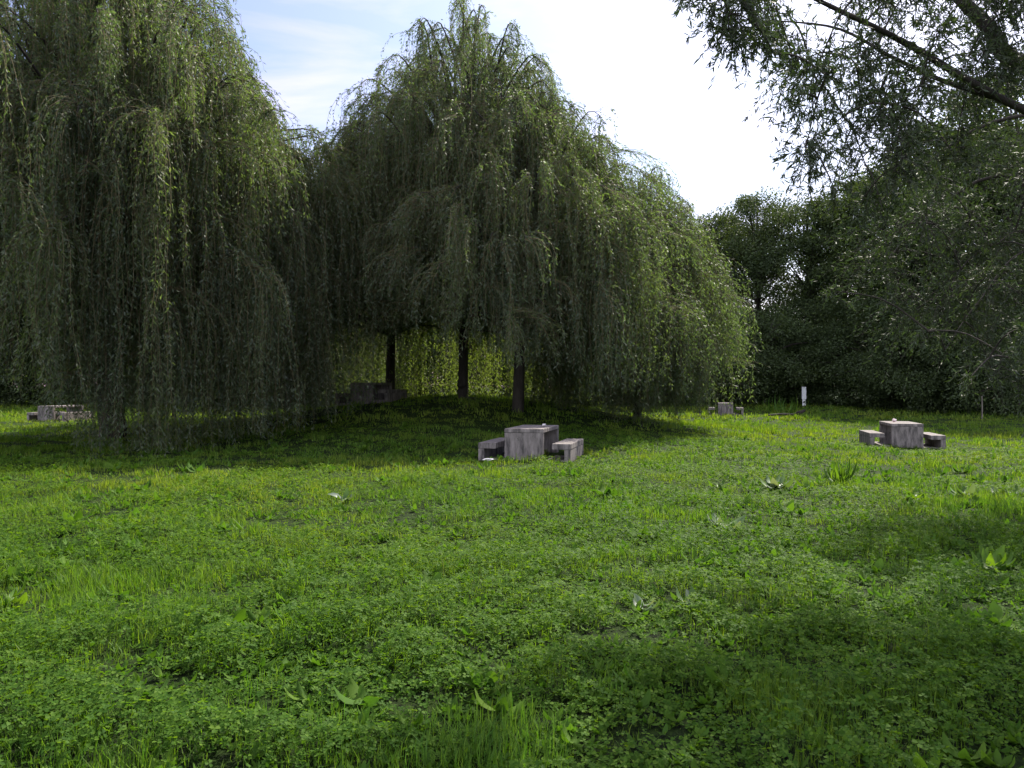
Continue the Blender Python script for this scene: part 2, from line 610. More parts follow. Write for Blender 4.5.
    ln = np.where(short, rng.uniform(0.35, 1.3, S), ln)
    Lmax = start[:, 2] + 0.15 - bot
    ln = np.clip(np.minimum(ln, Lmax), 0.5, 9.5)
    K = 12
    tt = np.linspace(0, 1, K)[None, :] * ln[:, None]
    ph = rng.uniform(0, 6.28, (S, 2))
    wob = 0.09 * np.sin(tt * 1.4 + ph[:, :1]) * np.minimum(tt, 1)
    wob2 = 0.09 * np.sin(tt * 1.1 + ph[:, 1:]) * np.minimum(tt, 1)
    sag = amp[:, None] * (1 - np.exp(-tt / 0.45))
    up = np.where(short, rng.uniform(0.1, 0.55, S), rng.uniform(0.05, 0.30, S))[:, None] * (1 - np.exp(-tt / 0.22))
    drift = rng.normal(0, 0.055, (S, 2))
    pts = np.stack([start[:, 0:1] + dh[:, 0:1] * sag + wob + drift[:, :1] * tt,
                    start[:, 1:2] + dh[:, 1:2] * sag + wob2 + drift[:, 1:] * tt,
                    start[:, 2:3] + up - tt], -1)
    tw = Batch()
    tw.tubes(pts, np.linspace(0.006, 0.002, K)[None].repeat(S, 0), 3)
    tw.build('shoots', M['twig'], root)
    # leaves
    cnt = np.maximum((ln / spacing).astype(int), 4)
    sid = np.repeat(np.arange(S), cnt)
    NL = len(sid)
    pr = rng.random(NL) ** 0.92 * (K - 1.001)
    j = pr.astype(int)
    f = (pr - j)[:, None]
    fluff = np.where(rng.random(S) < 0.45, 0.055, 0.015)[sid] * np.clip(ln[sid], 1, 3) / 2
    lp = pts[sid, j] * (1 - f) + pts[sid, j + 1] * f + rng.normal(0, 1, (NL, 3)) * fluff[:, None] * [1, 1, 0.8]
    tg = norm(pts[sid, j + 1] - pts[sid, j])
    hr = rng.normal(0, 1, (NL, 3)) * [1, 1, 0.25]
    D = norm(tg * rng.uniform(0.5, 1.3, NL)[:, None] + norm(hr) * rng.uniform(0.45, 1.15, NL)[:, None])
    X, Yv, Z = frames(D, rng)
    sl = rng.uniform(0.7, 1.25, NL) * leaf[0]
    sw = rng.uniform(0.75, 1.3, NL) * leaf[1]
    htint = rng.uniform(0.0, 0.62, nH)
    htint[nmain:] = 1.3          # lighter, yellower leaf tint paints the backlit glow into the far sprays
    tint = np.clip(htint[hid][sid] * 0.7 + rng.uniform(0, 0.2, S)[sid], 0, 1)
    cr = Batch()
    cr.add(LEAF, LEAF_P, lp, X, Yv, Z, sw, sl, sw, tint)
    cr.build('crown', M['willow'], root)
    return root


ALL = 'weeping willow'
# the wide one at the left; its front strands reach the grass (azimuth 180 faces the camera)
willow((-11.5, 23.0), 15.2, 5.0, 11, 240, 'huge weeping willow at the left with strands brushing the grass',
       [(0, 1.5), (60, 0.9), (100, 0.2), (125, 0.0), (151, 0.0), (158, 0.3), (164, 1.75), (235, 1.9), (290, 1.7)], per_head=34, spacing=0.044,
       leaf=(0.12, 0.027), zc=0.42, tr=0.36, longf=0.5, skirt=0.8, inner=0.2, rag=0.0, dexp=1.6,
       extra=[(-1.2, -4.3, 4.0), (0.4, -4.5, 3.4), (1.8, -4.3, 4.4), (3.0, -3.7, 3.6), (-2.3, -4.0, 4.8), (3.9, -2.7, 4.2), (1.0, -4.1, 5.6), (2.6, -3.4, 2.6), (1.4, -4.4, 2.2)])
willow((-1.75, 28.2), 13.4, 4.4, 12, 170, 'tallest weeping willow in the middle, its ragged top against the sky',
       [(0, 3.6), (60, 3.0), (100, 1.4), (150, 2.5), (210, 2.5), (270, 2.4), (310, 3.3)], per_head=28, zc=0.52, tr=0.16,
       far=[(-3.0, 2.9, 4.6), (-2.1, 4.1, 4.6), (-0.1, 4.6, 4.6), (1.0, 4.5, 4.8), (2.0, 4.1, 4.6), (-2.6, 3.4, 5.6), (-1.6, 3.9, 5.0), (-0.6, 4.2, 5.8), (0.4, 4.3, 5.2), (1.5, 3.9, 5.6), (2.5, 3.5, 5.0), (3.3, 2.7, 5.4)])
willow((0.17, 25.6), 10.2, 4.0, 13, 150, 'weeping willow with its dark trunk just behind the nearest picnic table',
       [(0, 2.6), (50, 1.4), (80, 0.3), (110, -0.1), (140, 0.9), (170, 1.5), (215, 2.6), (270, 2.6), (320, 2.8)], per_head=28, zc=0.5, tr=0.175,
       extra=[(3.0, -1.6, 3.6), (3.4, -0.7, 3.9), (2.7, -2.4, 3.3), (3.6, 0.4, 4.2), (2.2, -2.7, 4.3), (2.6, 0.2, 8.9), (3.3, -0.8, 7.7)])
willow((-4.75, 31.0), 10.4, 3.9, 14, 140, 'weeping willow growing on the mound behind the dark picnic table',
       [(0, 3.0), (60, 2.6), (100, 1.8), (150, 3.3), (200, 3.3), (250, 2.4), (310, 2.4)], per_head=26, zc=0.5, tr=0.175,
       extra=[(-2.1, -0.5, 2.9)],
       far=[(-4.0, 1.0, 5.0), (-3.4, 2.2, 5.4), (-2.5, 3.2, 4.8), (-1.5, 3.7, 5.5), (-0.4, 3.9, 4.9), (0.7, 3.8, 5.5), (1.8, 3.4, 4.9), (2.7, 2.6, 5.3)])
willow((4.5, 28.9), 8.9, 2.6, 15, 115, 'rightmost weeping willow, its yellowish edge lit against dark woods',
       [(0, 0.9), (60, 2.0), (100, 2.3), (140, 1.0), (170, 0.0), (230, -0.1), (300, 0.3)], per_head=28, zc=0.5, tr=0.12, longf=0.5, rag=0.3,
       extra=[(-0.5, -2.2, 3.0), (0.3, -2.4, 2.6), (-1.2, -1.9, 3.2), (1.1, -2.2, 3.4), (-0.1, -2.3, 2.1)])
willow((-10.4, 37.0), 12.2, 3.7, 16, 105, 'weeping willow farther back in the gap between the big left willow and the middle ones',
       [(0, 0.8), (90, 0.8), (180, 2.2), (270, 0.8)], per_head=24, spacing=0.075, leaf=(0.12, 0.026), zc=0.5, tr=0.22)


def broad_meshes(name, H, R, seed, clumps, per, leaf, low=0.12, root=None):
    """a broadleaf tree of trunk, limbs and a crown of leaf clumps"""
    rng = np.random.default_rng(seed)
    trunk = curve_pts([(0, 0, -0.4), (0.1, 0, H * 0.2), (rng.uniform(-.5, .5), rng.uniform(-.5, .5), H * 0.55), (rng.uniform(-.8, .8), 0, H * 0.93)], 16)
    rad = 0.02 * H * (1 - np.linspace(0, 1, 16)) ** 0.8 + 0.03
    tb = Batch()
    tb.tubes(trunk[None], rad[None], 9)
    u = rng.uniform(-1, 1, clumps)
    az = rng.uniform(0, 2 * PI, clumps)
    zc = H * (0.5 + low / 2 + 0.46 * (1 - low) * u)
    prof = np.sqrt(np.clip(1 - np.abs(u) ** 2.4, 0.05, 1)) * np.where(u > 0, 1, 0.92)
    rr = R * prof * np.sqrt(rng.uniform(0.15, 1.0, clumps)) * (0.86 + 0.28 * vnoise(az * 2, u * 2, 1.0, seed))
    C = np.stack([np.cos(az) * rr, np.sin(az) * rr, zc + rng.normal(0, 0.3, clumps)], 1)
    limbs = []
    for c in C:
        k = int(np.clip(np.searchsorted(trunk[:, 2], c[2] * 0.72), 2, 14))
        a = trunk[k]
        limbs.append(curve_pts([a, a + (c - a) * 0.5 + [0, 0, 0.3], c], 7))
    tb.tubes(np.array(limbs), np.linspace(0.07, 0.015, 7)[None].repeat(clumps, 0), 4)
    t = tb.build('trunk', M['bark'], root)
    cs = rng.uniform(0.55, 1.15, clumps) * R * 0.30
    cid = np.repeat(np.arange(clumps), per)
    d = norm(rng.normal(size=(len(cid), 3))) * (rng.random(len(cid)) ** 0.45)[:, None] * [1.15, 1.15, 0.75]
    P = C[cid] + d * cs[cid][:, None]
    D = norm(d * 0.7 + rng.normal(0, 0.6, d.shape) + [0, 0, -0.35])
    X, Yv, Z = frames(D, rng)
    # leaf faces turn up to the light
    s = rng.uniform(0.7, 1.3, len(cid)) * leaf
    cr = Batch()
    cr.add(LEAF, LEAF_P, P, X, Yv, Z, s * 0.62, s, s * 0.6, np.clip(rng.uniform(0, 1, clumps)[cid] * 0.7 + rng.uniform(0, 0.3, len(cid)), 0, 1))
    c = cr.build('crown', M['broad'], root)
    return t, c


def make_broad(kind, H, R, seed, clumps, per, leaf, low=0.1):
    root = empty(kind, (0, 0, 0))
    broad_meshes(kind, H, R, seed, clumps, per, leaf, low, root)
    return root


PROTO = {
    'tall': make_broad('broadleaf_tree', 16.5, 4.3, 31, 100, 480, 0.165, 0.12),
    'round': make_broad('broadleaf_tree', 15.5, 4.9, 32, 110, 480, 0.165, 0.06),
    'slim': make_broad('broadleaf_tree', 15.0, 3.4, 33, 85, 450, 0.16, 0.10),
    'bush': make_broad('bush', 4.6, 3.3, 34, 60, 430, 0.125, -0.1),
}
used = set()


def plant(kind, X, Y, s, rz, label, group, cat):
    o = PROTO[kind] if kind not in used else copy_tree(PROTO[kind])
    used.add(kind)
    o.location = (X, Y, gzf(X, Y) - 0.05)
    o.scale = (s, s, s)
    o.rotation_euler = (0, 0, rz)
    return tag(o, label, cat, group)


def pX(px, Y):
    return (px - 512) / F_PX * Y


g1 = 'broadleaf trees along the edge of the lawn'
TREES = [
    ('round', 728, 66, 1.03, 'slender dark tree rising right behind the edge of the last willow'),
    ('tall', 760, 63, 1.00, 'tall dark tree standing straight behind the tall grass stalks'),
    ('round', 806, 62, 1.02, 'round topped tree towering behind the small white sign'),
    ('slim', 846, 66, 1.00, 'slim tree seen in the notch between the round tree and the right hand woods'),
    ('round', 884, 58, 1.08, 'broad dark tree behind the open lawn table'),
    ('tall', 925, 53, 1.14, 'big leafy tree rising above the right bench of the open lawn table'),
    ('round', 968, 49, 1.18, 'massive dark tree at the right behind the hanging willow sprays'),
    ('tall', 1015, 45, 1.20, 'dark tree by the thin stake at the right edge of the lawn'),
    ('slim', 690, 70, 1.02, 'dark tree mostly covered by the rightmost willow'),
    ('round', 1075, 47, 1.15, 'dark tree closing the lawn at the far right frame edge'),
]
for i, (k, px, Y, s, lb) in enumerate(TREES):
    plant(k, pX(px, Y), Y, s, i * 1.9 + 0.4, lb, g1, 'tree')
lb = 'dim broadleaf tree of the woods seen only in gaps behind the willows'
for i, (px, Y) in enumerate([(-60, 62), (-5, 58), (60, 60), (130, 62), (200, 60), (265, 62), (330, 60), (395, 62), (455, 60), (520, 62), (585, 60), (645, 64)]):
    plant(('tall', 'round', 'slim')[i % 3], pX(px, Y), Y, 0.95 + 0.05 * (i % 3), i * 2.3, lb, 'trees of the woods behind the willows', 'tree')
BUSH = [
    (742, 59, 1.3, 'low dark bush at the foot of the woods beside the last willow'),
    (772, 58, 1.35, 'dark bush just left of the small white sign'),
    (808, 60, 1.15, 'dark bush directly behind the small white sign'),
    (842, 57, 1.2, 'bush between the white sign and the open lawn table'),
    (878, 54, 1.25, 'wide dark bush behind the left bench of the open lawn table'),
    (915, 51, 1.2, 'dark bush right behind the open lawn table'),
    (952, 48, 1.25, 'dark bush between the open lawn table and the thin stake'),
    (992, 46, 1.2, 'dark bush beside the thin stake under the right hand woods'),
    (1030, 43, 1.2, 'bush cut by the right edge of the view'),
]
for i, (px, Y, s, lb) in enumerate(BUSH):
    plant('bush', pX(px, Y), Y, s, i * 1.3, lb, 'bushes along the foot of the woods', 'bush')
for i, px in enumerate([-40, 30, 100, 170, 240, 300, 360, 420, 480, 540, 600, 660, 700]):
    plant('bush', pX(px, 57), 57, 1.45, i * 2.1, 'dim bush seen through gaps at the foot of the woods behind the willows', 'bushes behind the willows', 'bush')

# ------------------------------------------------------------------ overhanging white willow at the right
def in_poly(p, poly):
    x, y = p
    c = False
    j = len(poly) - 1
    for i in range(len(poly)):
        xi, yi = poly[i]
        xj, yj = poly[j]
        if (yi > y) != (yj > y) and x < (xj - xi) * (y - yi) / (yj - yi) + xi:
            c = not c
        j = i
    return c


def overhang():
    rng = np.random.default_rng(77)
    rnd = random.Random(77)
    bx, by = 9.6, 9.4
    bz = gzf(bx, by)
    root = empty('white_willow_tree', (bx, by, bz))
    tag(root, 'white willow reaching in from the upper right with narrow leaves dark against the sky', 'tree')
    off = np.array([bx, by, bz])
    limbs = [
        ([(9.6, 9.4, -0.3), (9.55, 9.4, 1.5), (9.3, 9.3, 3.2), (8.9, 9.3, 5.2), (8.8, 9.2, 8.0), (8.6, 9.0, 10.5)], 0.34, 0.06),
        ([(9.3, 9.3, 3.0), (7.4, 8.9, 3.9), tuple(at(1012, 104, 8.0)), tuple(at(905, 42, 7.6)), tuple(at(815, -2, 7.2)), tuple(at(735, -45, 6.9))], 0.06, 0.008),
        ([tuple(at(1005, 100, 8.0)), tuple(at(952, 84, 8.0)), tuple(at(895, 58, 7.9)), tuple(at(838, 28, 7.8)), tuple(at(770, 20, 7.5))], 0.030, 0.006),
        ([(8.9, 9.3, 5.0), tuple(at(1040, 70, 9.0)), tuple(at(985, 22, 8.8)), tuple(at(930, -30, 8.6)), tuple(at(850, -90, 8.2))], 0.13, 0.02),
        ([(9.4, 9.4, 2.6), (8.6, 10.4, 3.7), tuple(at(1010, 175, 11.2)), tuple(at(930, 215, 11.6)), tuple(at(880, 270, 11.8))], 0.05, 0.008),
        ([(9.45, 9.4, 2.3), (8.3, 9.6, 3.2), tuple(at(1040, 245, 9.6)), tuple(at(980, 300, 9.4)), tuple(at(945, 350, 9.2))], 0.018, 0.004),
        ([(9.2, 9.3, 3.9), (8.6, 10.8, 5.3), tuple(at(1000, 120, 12.2)), tuple(at(925, 165, 12.6)), tuple(at(865, 215, 12.8))], 0.05, 0.008),
        ([(8.9, 9.3, 5.6), (7.0, 7.6, 6.6), (5.0, 5.8, 6.9), (3.2, 4.6, 6.6)], 0.12, 0.02),
        ([(8.8, 9.2, 6.8), (7.2, 9.6, 8.4), (5.6, 10.0, 9.0), (4.0, 10.0, 9.0)], 0.11, 0.02),
    ]
    K = 20
    LP = np.array([curve_pts(c, K) for c, _, _ in limbs]) - off
    tk = Batch()
    tk.tubes(LP[:1], np.linspace(limbs[0][1], limbs[0][2], K)[None], 12)
    tk.build('trunk', M['bark'], root)
    wd = Batch()
    for i in range(1, len(limbs)):
        wd.tubes(LP[i:i + 1], np.linspace(limbs[i][1], limbs[i][2], K)[None], 8)
    lp_all = LP.reshape(-1, 3)
    pads = []

    def fill(poly, n, y0, y1, r0, r1, tw):
        xs_ = [p[0] for p in poly]
        ys_ = [p[1] for p in poly]
        k = 0
        while k < n:
            p = (rnd.uniform(min(xs_), max(xs_)), rnd.uniform(min(ys_), max(ys_)))
            if in_poly(p, poly):
                pads.append((np.array(at(p[0], p[1], rnd.uniform(y0, y1))) - off, rnd.uniform(r0, r1), tw))
                k += 1
    fill([(735, -60), (745, 10), (790, 45), (800, 125), (830, 165), (900, 180), (960, 135), (1060, 90), (1060, -60)], 80, 6.6, 9.2, 0.26, 0.42, 21)
    fill([(695, -40), (700, 4), (735, 22), (770, 40), (775, -40)], 12, 6.4, 7.4, 0.2, 0.3, 16)
    fill([(800, 60), (820, 150), (870, 185), (930, 140), (900, 70)], 5, 6.6, 8.0, 0.22, 0.34, 22)
    for px, py, Y in [(712, -8, 6.6), (790, 100, 6.6), (806, 145, 6.7), (830, 178, 6.9), (868, 192, 7.2), (770, 45, 6.6), (880, 200, 7.6)]:
        pads.append((np.array(at(px, py, Y)) - off, 0.17, 11))
    fill([(875, 225), (940, 175), (1060, 115), (1060, 300), (960, 320), (890, 300)], 48, 9.5, 12.6, 0.40, 0.65, 28)
    fill([(930, 290), (1060, 250), (1060, 385), (985, 370), (940, 345)], 18, 8.4, 11.5, 0.32, 0.5, 24)
    for px, py, Y in [(975, 372, 7.6), (1000, 352, 8.0), (842, 292, 8.6), (930, 330, 8.6), (1015, 330, 7.4)]:
        pads.append((np.array(at(px, py, Y)) - off, 0.16, 8))
    for _ in range(14):      # the rest of the crown, above and beside the view
        c = np.array([rnd.uniform(4.5, 11.5), rnd.uniform(5.0, 12.5), rnd.uniform(6.0, 9.5)])
        q = np.array([8.2, 9.2, 8.0])
        if ((c - q) ** 2 / np.array([5.2, 5.6, 3.2]) ** 2).sum() < 1:
            pads.append((c - off, rnd.uniform(0.3, 0.55), 22))
    br, tw_p, leaves_p, leaves_d, tints = [], [], [], [], []
    pads.sort(key=lambda q: ((lp_all - q[0]) ** 2).sum(1).min())
    for c, r, ntw in pads:
        d2 = ((lp_all - c) ** 2).sum(1) + np.where(lp_all[:, 2] > c[2] + 0.5, 1.0, 0)
        a = lp_all[np.argmin(d2)]
        e = c + norm(c - a) * r * 0.5 + [0, 0, -0.25 * r]
        bl = curve_pts([a, a + (c - a) * 0.5 + [0, 0, 0.12 * np.linalg.norm(c - a)], c, e], 9)
        br.append(bl)
        lp_all = np.vstack([lp_all, bl[3:8]])
        tin = rng.uniform(0, 1)
        st = bl[rng.integers(4, 9, ntw)] + rng.normal(0, 0.05, (ntw, 3))
        dd = norm(rng.normal(0, 1, (ntw, 3)) + norm(c - a) * 0.7 + [0, 0, -0.25])
        ln = rng.uniform(0.6, 1.5, ntw) * r
        t = np.linspace(0, 1, 6)
        tp = st[:, None] + dd[:, None] * (t[None, :, None] * ln[:, None, None])
        tp[:, :, 2] -= 0.35 * ln[:, None] * (t[None] ** 2)
        tw_p.append(tp)
        nl = 19
        u = rng.uniform(0.12, 1.0, (ntw, nl)) * 4.99
        j = u.astype(int)
        f = (u - j)[..., None]
        ii = np.arange(ntw)[:, None]
        p = tp[ii, j] * (1 - f) + tp[ii, j + 1] * f
        tg = norm(tp[ii, j + 1] - tp[ii, j])
        D = norm(tg * 0.9 + rng.normal(0, 0.75, p.shape) + [0, 0, -0.15])
        leaves_p.append(p.reshape(-1, 3))
        leaves_d.append(D.reshape(-1, 3))
        tints.append(np.clip(tin * 0.6 + rng.uniform(0, 0.4, ntw * nl), 0, 1))
    br = np.array(br)
    wd.tubes(br, np.linspace(0.011, 0.003, 9)[None].repeat(len(br), 0), 5)
    tp = np.concatenate(tw_p)
    wd.tubes(tp, np.linspace(0.0035, 0.0012, 6)[None].repeat(len(tp), 0), 3)
    wd.build('limbs', M['bark'], root)
    P, D = np.concatenate(leaves_p), np.concatenate(leaves_d)
    X, Yv, Z = frames(D, rng)
    sl = rng.uniform(0.045, 0.085, len(P))
    LF = [(0, 0, 0), (0.42, 0.25, 0.08), (0.45, 0.55, 0.06), (0, 1, -0.05), (-0.45, 0.55, 0.06), (-0.42, 0.25, 0.08)]
    cr = Batch()
    cr.add(LF, [(0, 1, 2, 3), (0, 3, 4, 5)], P, X, Yv, Z, sl * 0.20, sl, sl * 0.6, np.concatenate(tints))
    cr.build('crown', M['white_willow'], root)


overhang()

# ------------------------------------------------------------------ lawn plants
rng = np.random.default_rng(2024)
BLADE = [(-.5, 0, 0), (.5, 0, 0), (.45, .12, .5), (-.45, .12, .5), (0, .55, .88)]
BLADE_P = [(0, 1, 2, 3), (3, 2, 4)]


def leaflet(ang):
    s = [(0, 0.03, 0), (0.34, 0.42, 0.10), (0.30, 0.86, 0.07), (0, 0.80, 0.0), (-0.30, 0.86, 0.07), (-0.34, 0.42, 0.10)]
    c, n = math.cos(ang), math.sin(ang)
    return [(x * c - y * n, x * n + y * c, z) for x, y, z in s]


TRI = leaflet(0) + leaflet(2.1) + leaflet(-2.1)
TRI_P = [(6 * i + a, 6 * i + b_, 6 * i + c, 6 * i + d) for i in range(3) for a, b_, c, d in ((0, 1, 2, 3), (0, 3, 4, 5))]
TRI1 = [p for k in range(3) for p in [leaflet((0, 2.1, -2.1)[k])[i] for i in (0, 1, 3, 5)]]
TRI1_P = [(4 * i, 4 * i + 1, 4 * i + 2, 4 * i + 3) for i in range(3)]


def scatter(y0, y1, dens, margin=2.5):
    """random spots of the visible wedge between two distances (and a step to its sides)"""
    w1 = y1 * 0.66 + margin
    n = int((y1 - y0) * 2 * w1 * dens)
    x = rng.uniform(-w1, w1, n)
    y = rng.uniform(y0, y1, n)
    k = (np.abs(x) < y * 0.66 + margin) & ~on_sets(x, y)
    return x[k], y[k]


def clover_cover(x, y):
    c = vnoise(x, y, 1.7, 5) * 0.6 + vnoise(x, y, 0.6, 6) * 0.4
    near = smooth(13, 5, y) * 0.16
    return smooth(0.40, 0.62, c + near * 0.75)


def yellow(x, y):
    v = vnoise(x, y, 2.6, 8) * 0.6 + vnoise(x, y, 0.8, 9) * 0.4
    v = v + 0.18 * np.exp(-((x + 5) / 5) ** 2 - ((y - 12) / 3.5) ** 2)
    return np.clip((v - 0.25) * 1.6, 0, 1) * (0.45 + 0.55 * smooth(4.5, 10, y)) + 0.22 * smooth(8, 15, y)


def lump(x, y):
    return 0.2 + 1.9 * smooth(0.2, 0.85, vnoise(x, y, 0.36, 12)) * (0.4 + 0.6 * vnoise(x, y, 2.2, 13))


gb, cb, wb = Batch(), Batch(), Batch()


def blades(y0, y1, dens, hgt, wid, keep_in_clover=0.35, bend=1.0):
    tx, ty = scatter(y0, y1, dens / 7)
    m = rng.integers(2, 13, len(tx))
    x, y = np.repeat(tx, m), np.repeat(ty, m)
    sp = np.repeat(rng.uniform(0.008, 0.05, len(tx)), m) * (1 + y0 / 12)
    x = x + rng.normal(0, 1, len(x)) * sp
    y = y + rng.normal(0, 1, len(y)) * sp
    tuft_t = np.repeat(rng.uniform(0, 1, len(tx)), m)
    tuft_h = np.repeat(rng.uniform(0.6, 1.35, len(tx)), m)
    c = clover_cover(x, y)
    k = (rng.random(len(x)) < (1 - c * (1 - keep_in_clover))) & ~on_sets(x, y)
    tuft_t, tuft_h = tuft_t[k], tuft_h[k]
    x, y, c = x[k], y[k], c[k]
    n = len(x)
    tall = vnoise(x, y, 0.9, 15)
    h = hgt * lump(x, y) * rng.uniform(0.55, 1.25, n) * (0.8 + 0.4 * tall ** 3) * tuft_h
    az = rng.uniform(0, 2 * PI, n)
    tilt = np.clip(np.abs(rng.normal(0.45, 0.45, n)) * bend, 0, 1.4)
    fwd = np.stack([np.cos(az), np.sin(az), np.zeros(n)], 1)
    Z = norm(fwd * np.sin(tilt)[:, None] + np.array([0, 0, 1.0]) * np.cos(tilt)[:, None])
    X = np.stack([-np.sin(az), np.cos(az), np.zeros(n)], 1)
    Yv = np.cross(Z, X)
    P = np.stack([x, y, gz(x, y) - 0.01], 1)
    t = np.clip(yellow(x, y) * 0.6 + tuft_t * 0.3 + rng.uniform(-0.05, 0.2, n), 0, 1)
    gb.add(BLADE, BLADE_P, P, X, Yv, Z, wid * rng.uniform(0.6, 1.4, n), h * rng.uniform(0.5, 2.2, n), h, t)


def clovers(y0, y1, dens, size, hgt, tv, tp):
    x, y = scatter(y0, y1, dens)
    c = clover_cover(x, y)
    k = rng.random(len(x)) < c * smooth(0.22, 0.46, vnoise(x, y, 0.24, 21) * 0.7 + rng.random(len(x)) * 0.3)
    x, y = x[k], y[k]
    n = len(x)
    h = hgt * lump(x, y) * rng.uniform(0.15, 1.15, n)
    nrm = norm(np.stack([rng.normal(0, 0.38, n), rng.normal(0, 0.38, n) - 0.08, np.ones(n)], 1))
    a = rng.uniform(0, 2 * PI, n)
    X = norm(np.cross(np.stack([np.cos(a), np.sin(a), np.zeros(n)], 1), nrm))
    Yv = np.cross(nrm, X)
    s = size * rng.uniform(0.6, 1.3, n)
    P = np.stack([x, y, gz(x, y) + h], 1)
    t = np.clip(yellow(x, y) * 0.55 + rng.uniform(0, 0.4, n), 0, 1)
    cb.add(tv, tp, P, X, Yv, nrm, s, s, s, t)


blades(1.6, 4.5, 3600, 0.082, 0.0042, 0.30)
blades(4.5, 8, 2400, 0.10, 0.0055, 0.45)
blades(8, 14, 1100, 0.085, 0.008, 0.40)
blades(14, 24, 480, 0.080, 0.013, 0.6)
blades(24, 40, 170, 0.10, 0.026, 0.8)
blades(40, 62, 60, 0.14, 0.055, 1.0)
clovers(1.6, 5.5, 2300, 0.023, 0.125, TRI, TRI_P)
clovers(5.5, 9, 1500, 0.027, 0.13, TRI1, TRI1_P)
clovers(9, 15, 800, 0.028, 0.12, TRI1, TRI1_P)
clovers(15, 24, 260, 0.042, 0.07, TRI1, TRI1_P)

# broad leaves (dandelion, plantain) among the grass
BL = []
for k in range(5):
    v = k / 4
    w = (0.12, 0.36, 0.5, 0.44, 0.10)[k]
    zz = 0.55 * v - 0.62 * v * v
    BL += [(-w, v, zz + 0.10 * w), (0, v, zz - 0.03), (w, v, zz + 0.10 * w)]
BL_P = [(3 * k + j, 3 * k + j + 1, 3 * k + j + 4, 3 * k + j + 3) for k in range(4) for j in (0, 1)]


def rosette(batch, x, y, z, n, ln, wd, r, tilt=(0.25, 0.9), tint=None):
    az = np.arange(n) * 2.4 + r.uniform(0, 6.28) + r.uniform(-0.9, 0.9, n)
    el = r.uniform(tilt[0], tilt[1], n)
    D = np.stack([np.cos(az) * np.cos(el), np.sin(az) * np.cos(el), np.sin(el)], 1)
    X = np.stack([-np.sin(az), np.cos(az), np.zeros(n)], 1) + r.normal(0, 0.38, (n, 3))
    X = norm(X - D * (X * D).sum(1, keepdims=True))
    Z = np.cross(X, D)
    s = ln * r.uniform(0.4, 1.15, n)
    P = np.repeat(np.array([[x, y, z]]), n, 0)
    t = r.uniform(0.2, 0.9, n) if tint is None else np.full(n, tint)
    batch.add(BL, BL_P, P, X, D, Z, s * wd, s, s, t)


for y0, y1, dens, ln in ((1.8, 6, 55, 0.065), (6, 12, 22, 0.085), (12, 22, 5, 0.11)):
    x, y = scatter(y0, y1, dens)
    for xi, yi in zip(x, y):
        rosette(wb, xi, yi, gzf(xi, yi) + 0.02, int(rng.integers(4, 8)), ln * rng.uniform(0.7, 1.3), rng.uniform(0.28, 0.5), rng)

# patches of coarser leaves: dandelion, dock, ground ivy
for y0, y1, dens, ln in ((2.0, 7, 10, 0.115), (7, 14, 5, 0.14), (14, 24, 1.2, 0.17)):
    x, y = scatter(y0, y1, dens)
    k = vnoise(x, y, 1.1, 31) * 0.6 + vnoise(x, y, 0.4, 32) * 0.4 > 0.53
    for xi, yi in zip(x[k], y[k]):
        rosette(wb, xi, yi, gzf(xi, yi) + 0.03, int(rng.integers(5, 11)), ln * rng.uniform(0.6, 1.4), rng.uniform(0.22, 0.6), rng,
                (0.05, 0.85))

tag(gb.build('grass', M['grass']), 'uneven green and yellowish grass covering the lawn', 'grass', kind='stuff')
tag(cb.build('clover', M['clover']), 'patches of low clover spreading through the lawn', 'clover', kind='stuff')
tag(wb.build('ground_cover', M['rosette']), 'small broad leaved weeds scattered through the lawn', 'ground cover', kind='stuff')


# single bigger weeds that stand out of the lawn
def weed(px, py, n, ln, wd, label, tilt=(0.2, 0.9), seed=0, mat='weed'):
    Y = 6.0
    for _ in range(30):                     # the spot of lawn that shows at (px, py)
        Y = 0.6 * Y + 0.4 * (CAM_Z - gzf(pX(px, Y), Y)) * F_PX / (py - HOR)
    X = pX(px, Y)
    wbt = Batch()
    r = np.random.default_rng(500 + seed)
    rosette(wbt, 0, 0, 0.0, n, ln, wd, r, tilt)
    rosette(wbt, 0, 0, 0.03, max(2, n // 2), ln * 0.7, wd, r, (tilt[0] + 0.3, tilt[1] + 0.35))
    o = wbt.build('weed_plant', M[mat])
    o.location = (X, Y, gzf(X, Y) + 0.02)
    tag(o, label, 'weed', 'large leaved weeds in the lawn')


